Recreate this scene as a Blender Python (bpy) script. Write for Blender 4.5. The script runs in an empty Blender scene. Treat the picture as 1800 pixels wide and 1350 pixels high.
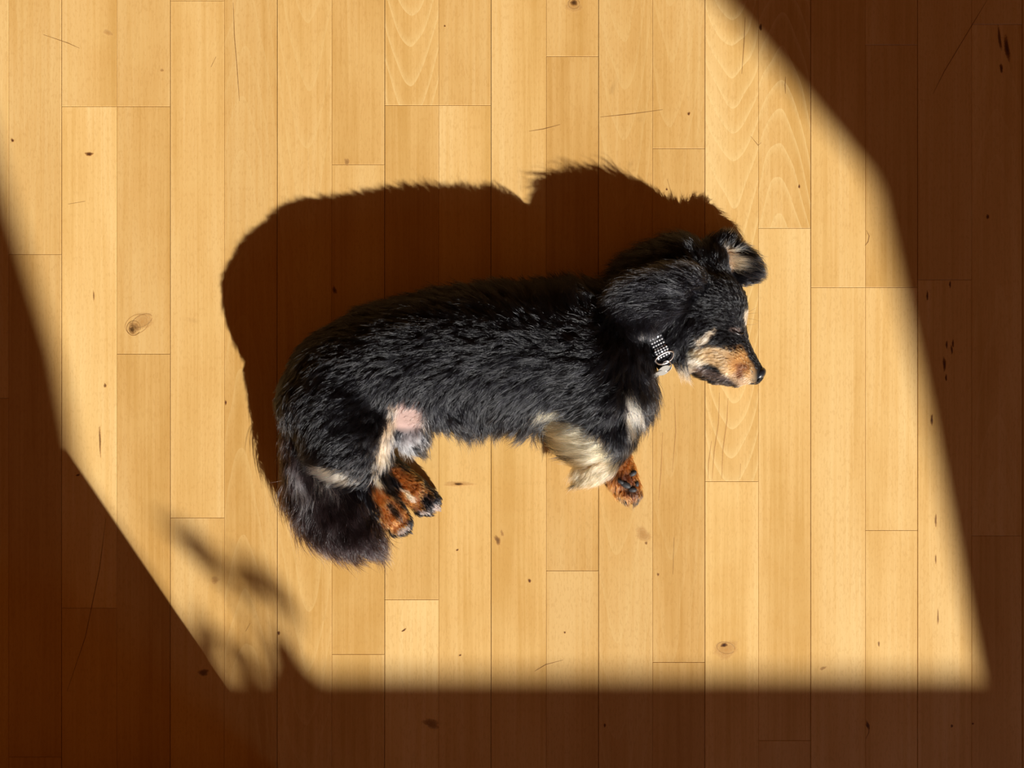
import bpy, math
import numpy as np
from mathutils import Vector, Matrix

rng = np.random.default_rng(7)
C = bpy.context.scene.collection
sc = bpy.context.scene

# ------------------------------------------------------------------ camera, sky, sun, exposure
S = 0.0007            # metres on the floor per photo pixel
H = 1.70              # camera height
cam_d = bpy.data.cameras.new('camera')
cam = bpy.data.objects.new('camera', cam_d)
C.objects.link(cam)
cam.location = (0, 0, H)
cam.rotation_euler = (0, 0, 0)
cam_d.sensor_width = 36.0
cam_d.lens = 36.0 * H / (1800 * S)
cam_d.clip_start = 0.05
sc.camera = cam

world = bpy.data.worlds.new('world')
sc.world = world
world.use_nodes = True
wb = world.node_tree.nodes['Background']
wb.inputs[0].default_value = (0.105, 0.034, 0.006, 1)
wb.inputs[1].default_value = 0.85

SLOPE = 0.67                                   # sun azimuth: photo pixels left per pixel up
ELEV = math.radians(30.0)
hl = math.hypot(SLOPE, 1.0)
SUN = Vector((-SLOPE / hl * math.cos(ELEV), 1 / hl * math.cos(ELEV), -math.sin(ELEV)))
sun_d = bpy.data.lights.new('sun', 'SUN')
sun_d.energy = 7.25
sun_d.color = (1.0, 0.965, 0.90)
sun_d.angle = math.radians(0.8)
sun = bpy.data.objects.new('sun', sun_d)
sun.rotation_euler = SUN.to_track_quat('-Z', 'Y').to_euler()
sun.location = (2.5, -4.5, 3.5)
C.objects.link(sun)

# skylight that comes in through the window opening
sky_d = bpy.data.lights.new('window_skylight', 'AREA')
sky_d.shape = 'RECTANGLE'
sky_d.size, sky_d.size_y = 1.0, 0.9
sky_d.energy = 5.0
sky_d.color = (0.52, 0.70, 1.0)
sky = bpy.data.objects.new('window_skylight', sky_d)
sky.location = (1.35, -1.995, 1.62)
sky.rotation_euler = (math.radians(90), 0, 0)
C.objects.link(sky)

vs = sc.view_settings
vs.view_transform = 'Standard'
vs.look = 'None'
vs.gamma = 1.0
vs.use_curve_mapping = False
vs.exposure = 0.0
sc.cycles.max_bounces = 10
sc.cycles.diffuse_bounces = 3
sc.cycles.use_denoising = True
sc.cycles.denoising_prefilter = 'ACCURATE'


# ------------------------------------------------------------------ helpers
def W(px, py, z=0.0):
    """photo pixel seen at height z (metres) -> world point"""
    f = S * (1 - z / H)
    return np.array([(px - 900) * f, (675 - py) * f, z])


def to_px(p):
    f = S * (1 - p[:, 2] / H)
    return np.stack([p[:, 0] / f + 900, 675 - p[:, 1] / f], 1)


def link(name, data, parent=None):
    o = bpy.data.objects.new(name, data)
    C.objects.link(o)
    if parent is not None:
        o.parent = parent
    return o


def mesh_obj(name, verts, faces, mat, parent=None, smooth=False):
    me = bpy.data.meshes.new(name)
    me.from_pydata([tuple(map(float, v)) for v in verts], [], [tuple(map(int, f)) for f in faces])
    if mat is not None:
        me.materials.append(mat)
    if smooth:
        me.polygons.foreach_set('use_smooth', [True] * len(me.polygons))
    me.update()
    return link(name, me, parent)


def box_data(x0, x1, y0, y1, z0, z1):
    v = [(x, y, z) for z in (z0, z1) for y in (y0, y1) for x in (x0, x1)]
    f = [(0, 2, 3, 1), (4, 5, 7, 6), (0, 1, 5, 4), (2, 6, 7, 3), (0, 4, 6, 2), (1, 3, 7, 5)]
    return v, f


def join_boxes(boxes):
    V, F = [], []
    for b in boxes:
        v, f = box_data(*b)
        n = len(V)
        V += v
        F += [tuple(i + n for i in q) for q in f]
    return V, F


def tube_data(path, rad, nseg=8, closed=False):
    path = np.asarray(path, float)
    n = len(path)
    rad = np.broadcast_to(np.asarray(rad, float), (n,))
    V, F = [], []
    up = np.array([0, 0, 1.0])
    for i in range(n):
        a = path[(i - 1) % n] if (closed or i > 0) else path[i]
        b = path[(i + 1) % n] if (closed or i < n - 1) else path[i]
        t = (b - a) / max(np.linalg.norm(b - a), 1e-9)
        u = np.cross(t, up)
        if np.linalg.norm(u) < 1e-3:
            u = np.cross(t, np.array([1.0, 0, 0]))
        u /= np.linalg.norm(u)
        w = np.cross(u, t)
        for k in range(nseg):
            th = 2 * math.pi * k / nseg
            V.append(path[i] + rad[i] * (u * math.cos(th) + w * math.sin(th)))
    m = n if closed else n - 1
    for i in range(m):
        for k in range(nseg):
            k2 = (k + 1) % nseg
            j = (i + 1) % n
            F.append((i * nseg + k, i * nseg + k2, j * nseg + k2, j * nseg + k))
    if not closed:
        F.append(tuple(range(nseg))[::-1])
        F.append(tuple((n - 1) * nseg + k for k in range(nseg)))
    return V, F


def tag(o, label=None, cat=None, group=None, kind=None):
    if label: o['label'] = label
    if cat: o['category'] = cat
    if group: o['group'] = group
    if kind: o['kind'] = kind
    return o


class NT:
    """tiny node-tree helper"""
    def __init__(self, name):
        self.m = bpy.data.materials.new(name)
        self.m.use_nodes = True
        self.t = self.m.node_tree
        self.t.nodes.clear()

    def n(self, typ, props=None, **inp):
        nd = self.t.nodes.new(typ)
        for k, v in (props or {}).items():
            setattr(nd, k, v)
        for k, v in inp.items():
            key = int(k[1:]) if k[0] == '_' and k[1:].isdigit() else k.replace('_', ' ')
            self.put(nd.inputs[key], v)
        return nd

    def put(self, sock, v):
        if isinstance(v, bpy.types.NodeSocket):
            self.t.links.new(v, sock)
        else:
            sock.default_value = v

    def math(self, op, a, b=0.0, c=None):
        nd = self.t.nodes.new('ShaderNodeMath')
        nd.operation = op
        self.put(nd.inputs[0], a)
        self.put(nd.inputs[1], b)
        if c is not None:
            self.put(nd.inputs[2], c)
        return nd.outputs[0]

    def mix(self, f, a, b, blend='MIX'):
        nd = self.t.nodes.new('ShaderNodeMix')
        nd.data_type = 'RGBA'
        nd.blend_type = blend
        self.put(nd.inputs[0], f)
        self.put(nd.inputs[6], a)
        self.put(nd.inputs[7], b)
        return nd.outputs[2]

    def ramp(self, f, stops):
        nd = self.t.nodes.new('ShaderNodeValToRGB')
        cr = nd.color_ramp
        while len(cr.elements) < len(stops):
            cr.elements.new(0.5)
        for e, (p, c) in zip(cr.elements, stops):
            e.position = p
            e.color = c if len(c) == 4 else (*c, 1)
        self.put(nd.inputs[0], f)
        return nd.outputs[0]

    def out(self, shader):
        o = self.t.nodes.new('ShaderNodeOutputMaterial')
        self.t.links.new(shader, o.inputs[0])
        return self.m


def plain(name, col, rough=0.6, metal=0.0, noise=0.08, scale=40.0, spec=0.5):
    t = NT(name)
    tc = t.n('ShaderNodeTexCoord')
    nz = t.n('ShaderNodeTexNoise', Vector=tc.outputs['Object'], Scale=scale, Detail=3.0)
    c = t.mix(nz.outputs[0], (*[v * (1 - noise) for v in col], 1), (*[min(1, v * (1 + noise)) for v in col], 1))
    b = t.n('ShaderNodeBsdfPrincipled', Base_Color=c, Roughness=rough, Metallic=metal)
    b.inputs['Specular IOR Level'].default_value = spec
    return t.out(b.outputs[0])


# ------------------------------------------------------------------ materials of the room
def wood_material():
    t = NT('lacquered_beech')
    geo = t.n('ShaderNodeNewGeometry')
    oi = t.n('ShaderNodeObjectInfo')
    tc = t.n('ShaderNodeTexCoord')
    at = lambda nm: t.n('ShaderNodeAttribute', {'attribute_type': 'OBJECT', 'attribute_name': nm}).outputs['Fac']
    rnd = oi.outputs['Random']
    off = t.n('ShaderNodeCombineXYZ', X=t.math('MULTIPLY', rnd, 13.7), Y=t.math('MULTIPLY', rnd, 29.3), Z=rnd)
    v = t.n('ShaderNodeVectorMath', {'operation': 'ADD'}, _0=geo.outputs['Position'], _1=off.outputs[0]).outputs[0]

    def noise(sx, sy, detail=2.0, rough=0.5, dist=0.0):
        mp = t.n('ShaderNodeMapping', Vector=v, Scale=(sx, sy, 1.0))
        return t.n('ShaderNodeTexNoise', Vector=mp.outputs[0], Scale=1.0, Detail=detail, Roughness=rough,
                   Distortion=dist).outputs[0]
    broad = noise(14, 2.0, 2)
    streak = noise(190, 3.2, 3, 0.6, 0.4)
    fine = noise(900, 28, 2, 0.6)
    fleck = noise(520, 150, 2, 0.5)
    blotch = noise(24, 18, 3, 0.55)
    # flat-sawn arches, only on the strips that show them
    sep = t.n('ShaderNodeSeparateXYZ', Vector=tc.outputs['Object'])
    xx = t.math('ADD', t.math('MULTIPLY', sep.outputs[0], 30.0), at('lean'))
    para = t.math('MULTIPLY', t.math('POWER', t.math('ABSOLUTE', xx), 1.7), 1.9)
    ph = t.math('ADD', t.math('ADD', t.math('MULTIPLY', sep.outputs[1], t.math('MULTIPLY', at('arch'), 26.0)), para),
                t.math('MULTIPLY', noise(11, 3.2, 2), 3.4))
    saw = t.math('FRACT', ph)
    ring = t.math('POWER', saw, 5.0)
    ringamt = t.math('MULTIPLY', t.math('ABSOLUTE', at('arch')), 0.75)
    c = t.ramp(t.math('ADD', t.math('MULTIPLY', broad, 0.65), t.math('MULTIPLY', streak, 0.35)),
               [(0.37, (0.610, 0.345, 0.098)), (0.5, (0.718, 0.438, 0.152)), (0.64, (0.790, 0.525, 0.215))])
    c = t.mix(t.math('MULTIPLY', ring, ringamt), c, (0.84, 0.60, 0.26, 1))
    c = t.mix(t.math('MULTIPLY', t.math('GREATER_THAN', fleck, 0.58), 0.20), c, (0.48, 0.25, 0.062, 1))
    c = t.mix(t.math('MULTIPLY', fine, 0.20), c, (0.53, 0.29, 0.075, 1))
    c = t.mix(t.math('MULTIPLY', t.math('SUBTRACT', blotch, 0.42), 0.55), c, (0.82, 0.57, 0.22, 1))
    tone = at('tone')
    c = t.mix(1.0, c, t.n('ShaderNodeCombineColor', Red=t.math('ADD', 1.0, tone),
                          Green=t.math('ADD', 1.0, t.math('MULTIPLY', tone, 1.35)),
                          Blue=t.math('ADD', 1.0, t.math('MULTIPLY', tone, 1.9))).outputs[0], 'MULTIPLY')
    bmp = t.n('ShaderNodeBump', Strength=0.10, Distance=0.0006,
              Height=t.math('ADD', fine, t.math('MULTIPLY', fleck, 0.8)))
    b = t.n('ShaderNodeBsdfPrincipled', Base_Color=c, Roughness=t.math('ADD', 0.33, t.math('MULTIPLY', blotch, 0.14)),
            Normal=bmp.outputs[0])
    b.inputs['Specular IOR Level'].default_value = 0.45
    return t.out(b.outputs[0])


WOOD = wood_material()
SUBFLOOR = plain('dark_joint', (0.10, 0.045, 0.014), 0.9, spec=0.1)
PLASTER = plain('warm_plaster', (0.60, 0.42, 0.25), 0.9, spec=0.1)
WHITE = plain('window_paint', (0.75, 0.73, 0.70), 0.5)
CLOTH = plain('mask_curtain_cloth', (0.30, 0.13, 0.06), 0.95, spec=0.1)
LEAF = plain('leaf_green', (0.06, 0.16, 0.03), 0.5)
CLAY = plain('terracotta', (0.42, 0.17, 0.08), 0.8)

# ------------------------------------------------------------------ room shell
RX0, RX1, RY0, RY1, RZ = -1.55, 2.45, -1.93, 1.45, 3.0
floor = mesh_obj('floor', *box_data(RX0, RX1, RY0, RY1, -0.06, -0.0125), SUBFLOOR)
tag(floor, 'lacquered light beech strip floor under the dog', kind='structure')
WX0, WX1, WZ0, WZ1 = 0.55, 2.15, 1.094, 2.15           # window opening in the front wall
WT = 0.05
tag(mesh_obj('wall_front', *join_boxes([
    (RX0 - 0.6, WX0, RY0 - WT, RY0, -0.06, RZ), (WX1, RX1 + 1.4, RY0 - WT, RY0, -0.06, RZ),
    (WX0, WX1, RY0 - WT, RY0, -0.06, WZ0), (WX0, WX1, RY0 - WT, RY0, WZ1, RZ)]), PLASTER), kind='structure')
window = tag(link('window_1', None), kind='structure')
window.location = (0, 0, 0)
fy0, fy1 = RY0 - WT - 0.05, RY0 - WT
mesh_obj('window_frame', *join_boxes([
    (WX0 - 0.06, WX0, fy0, fy1, WZ0 - 0.1, WZ1 + 0.06), (WX1, WX1 + 0.06, fy0, fy1, WZ0 - 0.1, WZ1 + 0.06),
    (WX0, WX1, fy0, fy1, WZ1, WZ1 + 0.06), (WX0, WX1, fy0, fy1, WZ0 - 0.1, WZ0 - 0.02)]), WHITE, window)


def mask_curtain(edge, outer):
    """added unseen to cut the sun patch, a tied-back curtain: wavy cloth between the given edge (x, z) and the straight outer side x"""
    V, F = [], []
    nx = 26
    for (ex, ez) in edge:
        for i in range(nx):
            u = i / (nx - 1)
            x = ex + (outer - ex) * u
            y = RY0 + 0.022 + 0.014 * math.sin(u * 40.0) * min(1, u * 6)
            V.append((x, y, ez))
    for j in range(len(edge) - 1):
        for i in range(nx - 1):
            a = j * nx + i
            F.append((a, a + 1, a + nx + 1, a + nx))
    o = mesh_obj('mask_curtain', V, F, CLOTH, window, True)
    md = o.modifiers.new('thick', 'SOLIDIFY')
    md.thickness = 0.004
    return o


def sill_pt(px, py, plane=RY0 + 0.022):
    """where the sun ray that reaches this floor pixel crosses the window plane"""
    p = W(px, py)
    dy = p[1] - plane
    return (p[0] + SLOPE * dy, dy * hl * math.tan(ELEV))


Lq = [sill_pt(*q) for q in ((385, 1190), (140, 830), (105, 640), (0, 290), (-75, 0), (-150, -300), (-240, -640))]
Rq = [sill_pt(*q) for q in ((1745, 1230), (1620, 700), (1530, 315), (1262, 0), (1000, -300), (700, -640))]
Lq[0] = (Lq[0][0], WZ0 - 0.05)
Rq[0] = (Rq[0][0] - 0.02, WZ0 - 0.05)
Lq.append((Lq[-1][0] + 0.05, WZ1 + 0.03))
Rq.append((Rq[-1][0] + 0.0, WZ1 + 0.03))
mask_curtain(Lq, WX0 - 0.1)  # added out of view, edges traced back from the sun patch outline
mask_curtain(Rq, WX1 + 0.1)
# unseen low block added to draw the sharp lower-left edge of the sun patch
cx, cy, _ = W(513, 1378)
tag(mesh_obj('shadow_block_1', *box_data(-1.2, cx, cy - 0.40, cy, -0.01, 0.285), PLASTER), kind='structure')

# ------------------------------------------------------------------ strip floor
XS = [-84, 15, 108, 205, 299, 394, 487, 583, 676, 771, 863, 960, 1052, 1147, 1239, 1333, 1425, 1521, 1613, 1708, 1797, 1893]
ENDS = {15: [447], 108: [187, 1069], 205: [187, 622], 299: [1, 910], 394: [-260, 1420], 487: [-120, 1390],
        583: [289, 1150], 676: [185, 1054], 771: [185, 1392], 863: [-180, 1380], 960: [99, 1003], 1052: [-60, 1376],
        1147: [261, 1164], 1239: [-90, 846], 1333: [401, 1302], 1425: [505, 1388], 1521: [79, 505, 932],
        1613: [492, 1374], 1708: [43, 942], 1797: [300, 1200], -84: [-70, 700]}
# strips: (column x, a y inside it) -> tone, arch, lean
LOOK = {(676, 90): (0.02, 0.9, 0.0), (676, 400): (0.03, 0.35, 0.5), (1239, 300): (0.05, 0.95, 0.0), (1333, 300): (0.03, -0.85, 0.1),
        (108, 90): (0.02, 0.0, 0), (108, 500): (0.10, 0, 0), (205, 400): (-0.02, 0, 0), (205, 90): (-0.03, 0, 0),
        (205, 900): (-0.04, 0, 0), (299, 500): (0.03, 0.0, 0), (394, 500): (-0.04, -0.45, 0.2), (583, 100): (-0.02, 0, 0),
        (771, 100): (-0.02, 0, 0), (960, 500): (-0.06, 0, 0), (1052, 700): (-0.05, 0.5, 0.2), (676, 1200): (0.08, 0, 0),
        (676, 800): (-0.01, 0, 0), (583, 700): (0.0, 0, 0), (771, 900): (0.05, 0, 0), (863, 900): (0.03, 0.0, 0),
        (1239, 1000): (0.10, 0, 0), (1333, 900): (0.06, 0, 0), (1147, 700): (-0.05, 0.3, 0.3), (1147, 1250): (-0.03, 0, 0),
        (1425, 900): (0.06, 0, 0), (1521, 700): (0.07, 0, 0), (1521, 1100): (0.08, 0, 0), (1425, 200): (0.05, 0, 0),
        (1613, 900): (0.06, 0, 0), (15, 200): (-0.02, 0.3, 0.5), (15, 900): (-0.05, 0, 0), (299, 1200): (-0.02, 0.2, 0.3)}


def plank_verts(x0, x1, y0, y1, ch=0.0005):
    """a strip with eased upper edges, in local coordinates"""
    V = []
    for (d, z) in ((0, -0.012), (0, -ch * 0.8), (ch, 0.0)):
        V += [(x0 + d, y0 + d, z), (x1 - d, y0 + d, z), (x1 - d, y1 - d, z), (x0 + d, y1 - d, z)]
    F = [(3, 2, 1, 0), (8, 9, 10, 11)]
    for r in (0, 4):
        for k in range(4):
            F.append((r + k, r + (k + 1) % 4, r + 4 + (k + 1) % 4, r + 4 + k))
    return V, F


cols = list(zip(XS[:-1], XS[1:]))
x = XS[0]
k = 0
while x > -560:
    w = 94
    cols.insert(0, (x - w, x)); x -= w
x = XS[-1]
while x < 2440:
    cols.append((x, x + 94)); x += 94
board_edges = {108, 299, 487, 676, 863, 1052, 1239, 1425, 1613, 1797}
P0, P1 = -640, 2010          # strips built one by one between these photo rows
planks = []
for (xa, xb) in cols:
    e = sorted(ENDS.get(xa, [int(rng.integers(-500, 300)), int(rng.integers(500, 1300))]))
    while e[0] > P0 + 250: e.insert(0, e[0] - 884)
    while e[-1] < P1 - 250: e.append(e[-1] + 884)
    e = [P0] + [q for q in e if P0 + 60 < q < P1 - 60] + [P1]
    for ya, yb in zip(e[:-1], e[1:]):
        ga = 0.00032 if xa in board_edges else 0.00010
        gb = 0.00032 if xb in board_edges else 0.00010
        ge = 0.00018
        X0, X1 = (xa - 900) * S + ga, (xb - 900) * S - gb
        Y0, Y1 = (675 - yb) * S + ge, (675 - ya) * S - ge
        cxp, cyp = (X0 + X1) / 2, (Y0 + Y1) / 2
        v, f = plank_verts(X0 - cxp, X1 - cxp, Y0 - cyp, Y1 - cyp, 0.00035)
        o = mesh_obj('plank', v, f, WOOD, floor)
        o.location = (cxp, cyp, float(rng.normal(0, 0.00004)))
        tone, arch, lean = float(rng.normal(0, 0.03)), 0.0, 0.0
        if rng.random() < 0.3:
            arch, lean = float(rng.uniform(-0.5, 0.5)), float(rng.uniform(-0.6, 0.6))
        for (lx, ly), val in LOOK.items():
            if lx == xa and ya <= ly < yb:
                tone, arch, lean = val[0], -val[1], val[2]
        o['tone'], o['arch'], o['lean'] = tone * 1.4, arch, lean
        planks.append((o, xa, xb, ya, yb))
# the rest of the floor towards the walls, beyond the strips built singly
bx0, bx1 = (cols[0][0] - 900) * S, (cols[-1][1] - 900) * S
by0, by1 = (675 - P1) * S, (675 - P0) * S
V, F = [], []


def add_field(x0, x1, y0, y1):
    nx = max(1, round((x1 - x0) / 0.066))
    for i in range(nx):
        a, b = x0 + (x1 - x0) * i / nx, x0 + (x1 - x0) * (i + 1) / nx
        v, f = plank_verts(a + 0.0002, b - 0.0002, y0 + 0.0002, y1 - 0.0002)
        n = len(V)
        V.extend(v)
        F.extend(tuple(q + n for q in t) for t in f)


add_field(RX0, bx0, RY0, RY1)
add_field(bx1, RX1, RY0, RY1)
add_field(bx0, bx1, RY0, by0)
add_field(bx0, bx1, by1, RY1)
o = tag(mesh_obj('plank_field', V, F, WOOD, floor), kind='stuff')
o['tone'], o['arch'], o['lean'] = 0.0, 0.0, 0.0


def plank_at(px, py):
    for (o, xa, xb, ya, yb) in planks:
        if xa <= px < xb and ya <= py < yb:
            return o
    return floor


def blemish_material():
    t = NT('knot_wood')
    a = t.n('ShaderNodeAttribute', {'attribute_name': 'rad'}).outputs['Fac']
    d = t.n('ShaderNodeAttribute', {'attribute_type': 'OBJECT', 'attribute_name': 'depth'}).outputs['Fac']
    geo = t.n('ShaderNodeNewGeometry')
    nz = t.n('ShaderNodeTexNoise', Vector=geo.outputs['Position'], Scale=420.0, Detail=3.0).outputs[0]
    r = t.math('ADD', a, t.math('MULTIPLY', t.math('SUBTRACT', nz, 0.5), 0.5))
    dark = t.ramp(r, [(0.0, (0.045, 0.016, 0.006)), (0.45, (0.15, 0.05, 0.012)), (0.9, (0.50, 0.24, 0.06))])
    lines = t.math('FRACT', t.math('MULTIPLY', r, 3.1))
    lite = t.mix(t.math('MULTIPLY', lines, a), (0.60, 0.31, 0.08, 1), (0.86, 0.62, 0.28, 1))
    c = t.mix(d, lite, dark)
    fade = t.math('SUBTRACT', 1.0, t.math('POWER', r, 3.0))
    al = t.math('MULTIPLY', fade, t.math('ADD', 0.45, t.math('MULTIPLY', d, 0.5)))
    nd = t.t.nodes.new('ShaderNodeClamp'); t.put(nd.inputs[0], al)
    b = t.n('ShaderNodeBsdfPrincipled', Base_Color=c, Roughness=0.5, Alpha=nd.outputs[0])
    return t.out(b.outputs[0])


KNOT = blemish_material()


def knot(px, py, rx, ry, rot=0.0, depth=1.0, name='knot'):
    """a knot or fleck grown into a strip"""
    par = plank_at(px, py)
    n = 18
    V = [(0, 0, 0)]
    R = [0.0]
    for ring, rr in ((1, 0.5), (2, 1.0)):
        for k in range(n):
            th = 2 * math.pi * k / n
            j = 1 + 0.10 * math.sin(3 * th + px) + 0.08 * math.sin(5 * th + py)
            a, b = rx * S * rr * j * math.cos(th), ry * S * rr * j * math.sin(th)
            c, s = math.cos(rot), math.sin(rot)
            V.append((a * c - b * s, a * s + b * c, 0))
            R.append(rr)
    F = [(0, 1 + k, 1 + (k + 1) % n) for k in range(n)]
    F += [(1 + k, 1 + n + k, 1 + n + (k + 1) % n, 1 + (k + 1) % n) for k in range(n)]
    o = mesh_obj(name, V, F, KNOT, par)
    at = o.data.attributes.new('rad', 'FLOAT', 'POINT')
    at.data.foreach_set('value', R)
    p = W(px, py)
    base = Vector(par.location) if par is not floor else Vector((0, 0, 0))
    o.location = (p[0] - base.x, p[1] - base.y, 0.00025)
    o['depth'] = float(depth)
    return o


def scratch(pts, width=0.9, depth=0.8, name='scratch'):
    par = plank_at(*pts[0])
    base = Vector(par.location) if par is not floor else Vector((0, 0, 0))
    P = [W(*q)[:2] for q in pts]
    V, F, R = [], [], []
    n = len(P)
    for i, p in enumerate(P):
        a, b = P[max(i - 1, 0)], P[min(i + 1, n - 1)]
        t = (b - a) / np.linalg.norm(b - a)
        nrm = np.array([-t[1], t[0]])
        w = width * S * (0.35 if i in (0, n - 1) else 1.0) * 0.5
        for s, r in ((-1.6, 1.0), (0, 0.05), (1.6, 1.0)):
            q = p + nrm * w * s
            V.append((q[0] - base.x, q[1] - base.y, 0.00022))
            R.append(r)
    for i in range(n - 1):
        for k in (0, 1):
            a = i * 3 + k
            F.append((a, a + 1, a + 4, a + 3))
    o = mesh_obj(name, V, F, KNOT, par)
    o.data.attributes.new('rad', 'FLOAT', 'POINT').data.foreach_set('value', R)
    o['depth'] = float(depth)
    return o


for q in ((157, 271, 8, 4, 0, 1), (235, 577, 11, 12, 0.4, 0.35), (232, 580, 5, 6, 0.2, 0.7), (250, 566, 24, 15, 0.5, 0.0), (1009, 5, 7, 6, 0, 0.9),
          (1009, 10, 16, 13, 0, 0.0), (1273, 1134, 7, 4, 0.2, 1), (1276, 1142, 24, 17, 0.3, 0.0), (806, 851, 9, 2.5, 0, 0.9),
          (806, 851, 30, 5, 0, 0.05), (875, 950, 5, 10, 0.4, 0.75), (883, 938, 3, 7, 0.3, 0.3), (931, 1021, 3, 4, 0.3, 1),
          (804, 967, 3, 1.6, 0.5, 1), (22, 247, 3, 4, 0.5, 1), (137, 835, 4, 2, 0.3, 1), (782, 46, 2, 2, 0, 1),
          (1211, 200, 2.5, 4, -0.4, 1), (1172, 333, 2, 2.5, 0, 1), (1405, 328, 2, 4, 0, 1), (1337, 48, 3, 7, 0, 1),
          (1736, 381, 3, 5, 0, 1), (490, 1113, 3, 4, 0, 1), (165, 520, 1.5, 10, 0.05, 0.7), (176, 775, 2, 30, 0.03, 0.7),
          (185, 678, 3, 4, 0, 0.8), (397, 708, 2, 5, 0, 1), (1545, 1132, 2, 5, 0, 0.7), (1447, 1175, 7, 3, 0.4, 0.3),
          (1673, 1276, 2.5, 3, 0, 1), (758, 1272, 16, 9, -0.4, 0.5), (610, 285, 5, 7, 0, 0.4), (1131, 940, 17, 12, -0.8, 0.1),
          (1136, 955, 3, 3, 0, 0.7), (1638, 738, 2.5, 11, 0, 1), (1660, 640, 3, 14, 0.05, 1), (1664, 606, 2, 8, 0, 1),
          (1663, 664, 2, 7, 0, 1), (1675, 604, 2, 8, 0, 1), (1673, 615, 2, 9, 0.1, 1), (1630, 520, 2, 10, 0, 1),
          (1670, 500, 2, 7, 0, 1), (190, 58, 10, 5, -0.4, 0.0), (285, 124, 4, 3, 0, 0.3), (358, 1182, 10, 7, 0.2, 0.8),
          (1645, 915, 2, 13, 0, 0.7), (1645, 983, 1.5, 10, 0, 0.7), (1649, 1085, 1.5, 16, 0, 0.7), (1710, 1272, 2, 2, 0, 1),
          (1063, 1275, 2, 4, 0, 1), (710, 1108, 6, 1.5, 0.6, 1), (809, 1152, 3, 1.5, 0.4, 1), (378, 1020, 7, 8, 0, 0.2),
          (588, 510, 4, 8, 0.3, 0.9), (1770, 85, 5, 26, 0.15, 1), (1757, 68, 3, 24, 0.12, 0.9), (1760, 120, 3, 10, 0.1, 1),
          (993, 1112, 2, 2, 0, 1), (1525, 1275, 3, 8, 0.3, 1), (1157, 1010, 2.5, 3, 0, 0.8), (803, 770, 3, 3, 0, 0.2)):
    knot(*q)
for pts in (((410, 5), (412, 60), (417, 120), (421, 178)), ((1055, 206), (1105, 201), (1165, 193)), ((930, 231), (955, 227), (985, 219)),
            ((1310, 30), (1308, 75), (1304, 130)), ((1381, 135), (1380, 150), (1381, 165)), ((1523, 405), (1528, 415), (1526, 425), (1521, 432)),
            ((1522, 1265), (1528, 1275), (1527, 1288), (1522, 1298)), ((1735, 0), (1708, 45), (1660, 125), (1640, 165)),
            ((186, 912), (175, 1000), (150, 1120), (118, 1215)), ((440, 1095), (432, 1110)), ((76, 61), (120, 76), (140, 85)),
            ((1320, 240), (1333, 256), (1338, 251)), ((145, 1455), (150, 1457)), ((120, 359), (150, 354)), ((940, 1180), (960, 1168), (990, 1160)),
            ((1173, 315), (1186, 360)), ((380, 100), (371, 118)), ((1185, 945), (1183, 1010))):
    scratch(pts)
for pts in (((1252, 842), (1256, 790), (1263, 745), (1265, 690)), ((1269, 842), (1271, 790), (1278, 740), (1280, 700)),
            ((1245, 842), (1246, 810), (1251, 775)), ((1301, 840), (1302, 815)), ((1165, 760), (1162, 830), (1158, 880)), ((1186, 700), (1188, 760), (1182, 830))):
    scratch(pts, 1.6, 0.12, 'grain_line')
for (kx, ky, ka, kb, kr, kd) in ((250, 564, 19, 10, -0.45, 0.35), (235, 577, 12, 13, 0.2, 0.6), (241, 570, 22, 16, -0.5, 0.15), (233, 579, 6, 7, 0, 0.7),
                                 (1276, 1139, 16, 10, 0.2, 0.3), (1009, 7, 10, 9, 0, 0.4)):
    scratch([(kx + ka * math.cos(q) * math.cos(kr) - kb * math.sin(q) * math.sin(kr),
              ky + ka * math.cos(q) * math.sin(kr) + kb * math.sin(q) * math.cos(kr)) for q in np.linspace(0.3, 6.3, 22)], 1.0, kd, 'knot_ring')

# ------------------------------------------------------------------ plant on the window sill (its leaves blur across the sun patch)
plant = link('potted_plant', None)
tag(plant, 'small leafy pot plant on the window sill throwing the blurred leaf shadow', 'plant')
pot = sill_pt(455, 1225)
plant.location = (pot[0], RY0 + 0.09, WZ0 - 0.14)


def pot_mesh():
    prof = [(0.0, 0.0), (0.022, 0.0), (0.030, 0.055), (0.034, 0.055), (0.034, 0.066), (0.028, 0.066), (0.026, 0.05), (0, 0.05)]
    V, F = [], []
    n = 20
    for (r, z) in prof:
        for k in range(n):
            V.append((r * math.cos(2 * math.pi * k / n), r * math.sin(2 * math.pi * k / n), z))
    for i in range(len(prof) - 1):
        for k in range(n):
            F.append((i * n + k, i * n + (k + 1) % n, (i + 1) * n + (k + 1) % n, (i + 1) * n + k))
    return V, F


mesh_obj('pot', *pot_mesh(), CLAY, plant, True)
mesh_obj('shelf_bracket', *box_data(-0.05, 0.05, -0.09, 0.04, -0.012, 0.0), WHITE, plant)


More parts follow.
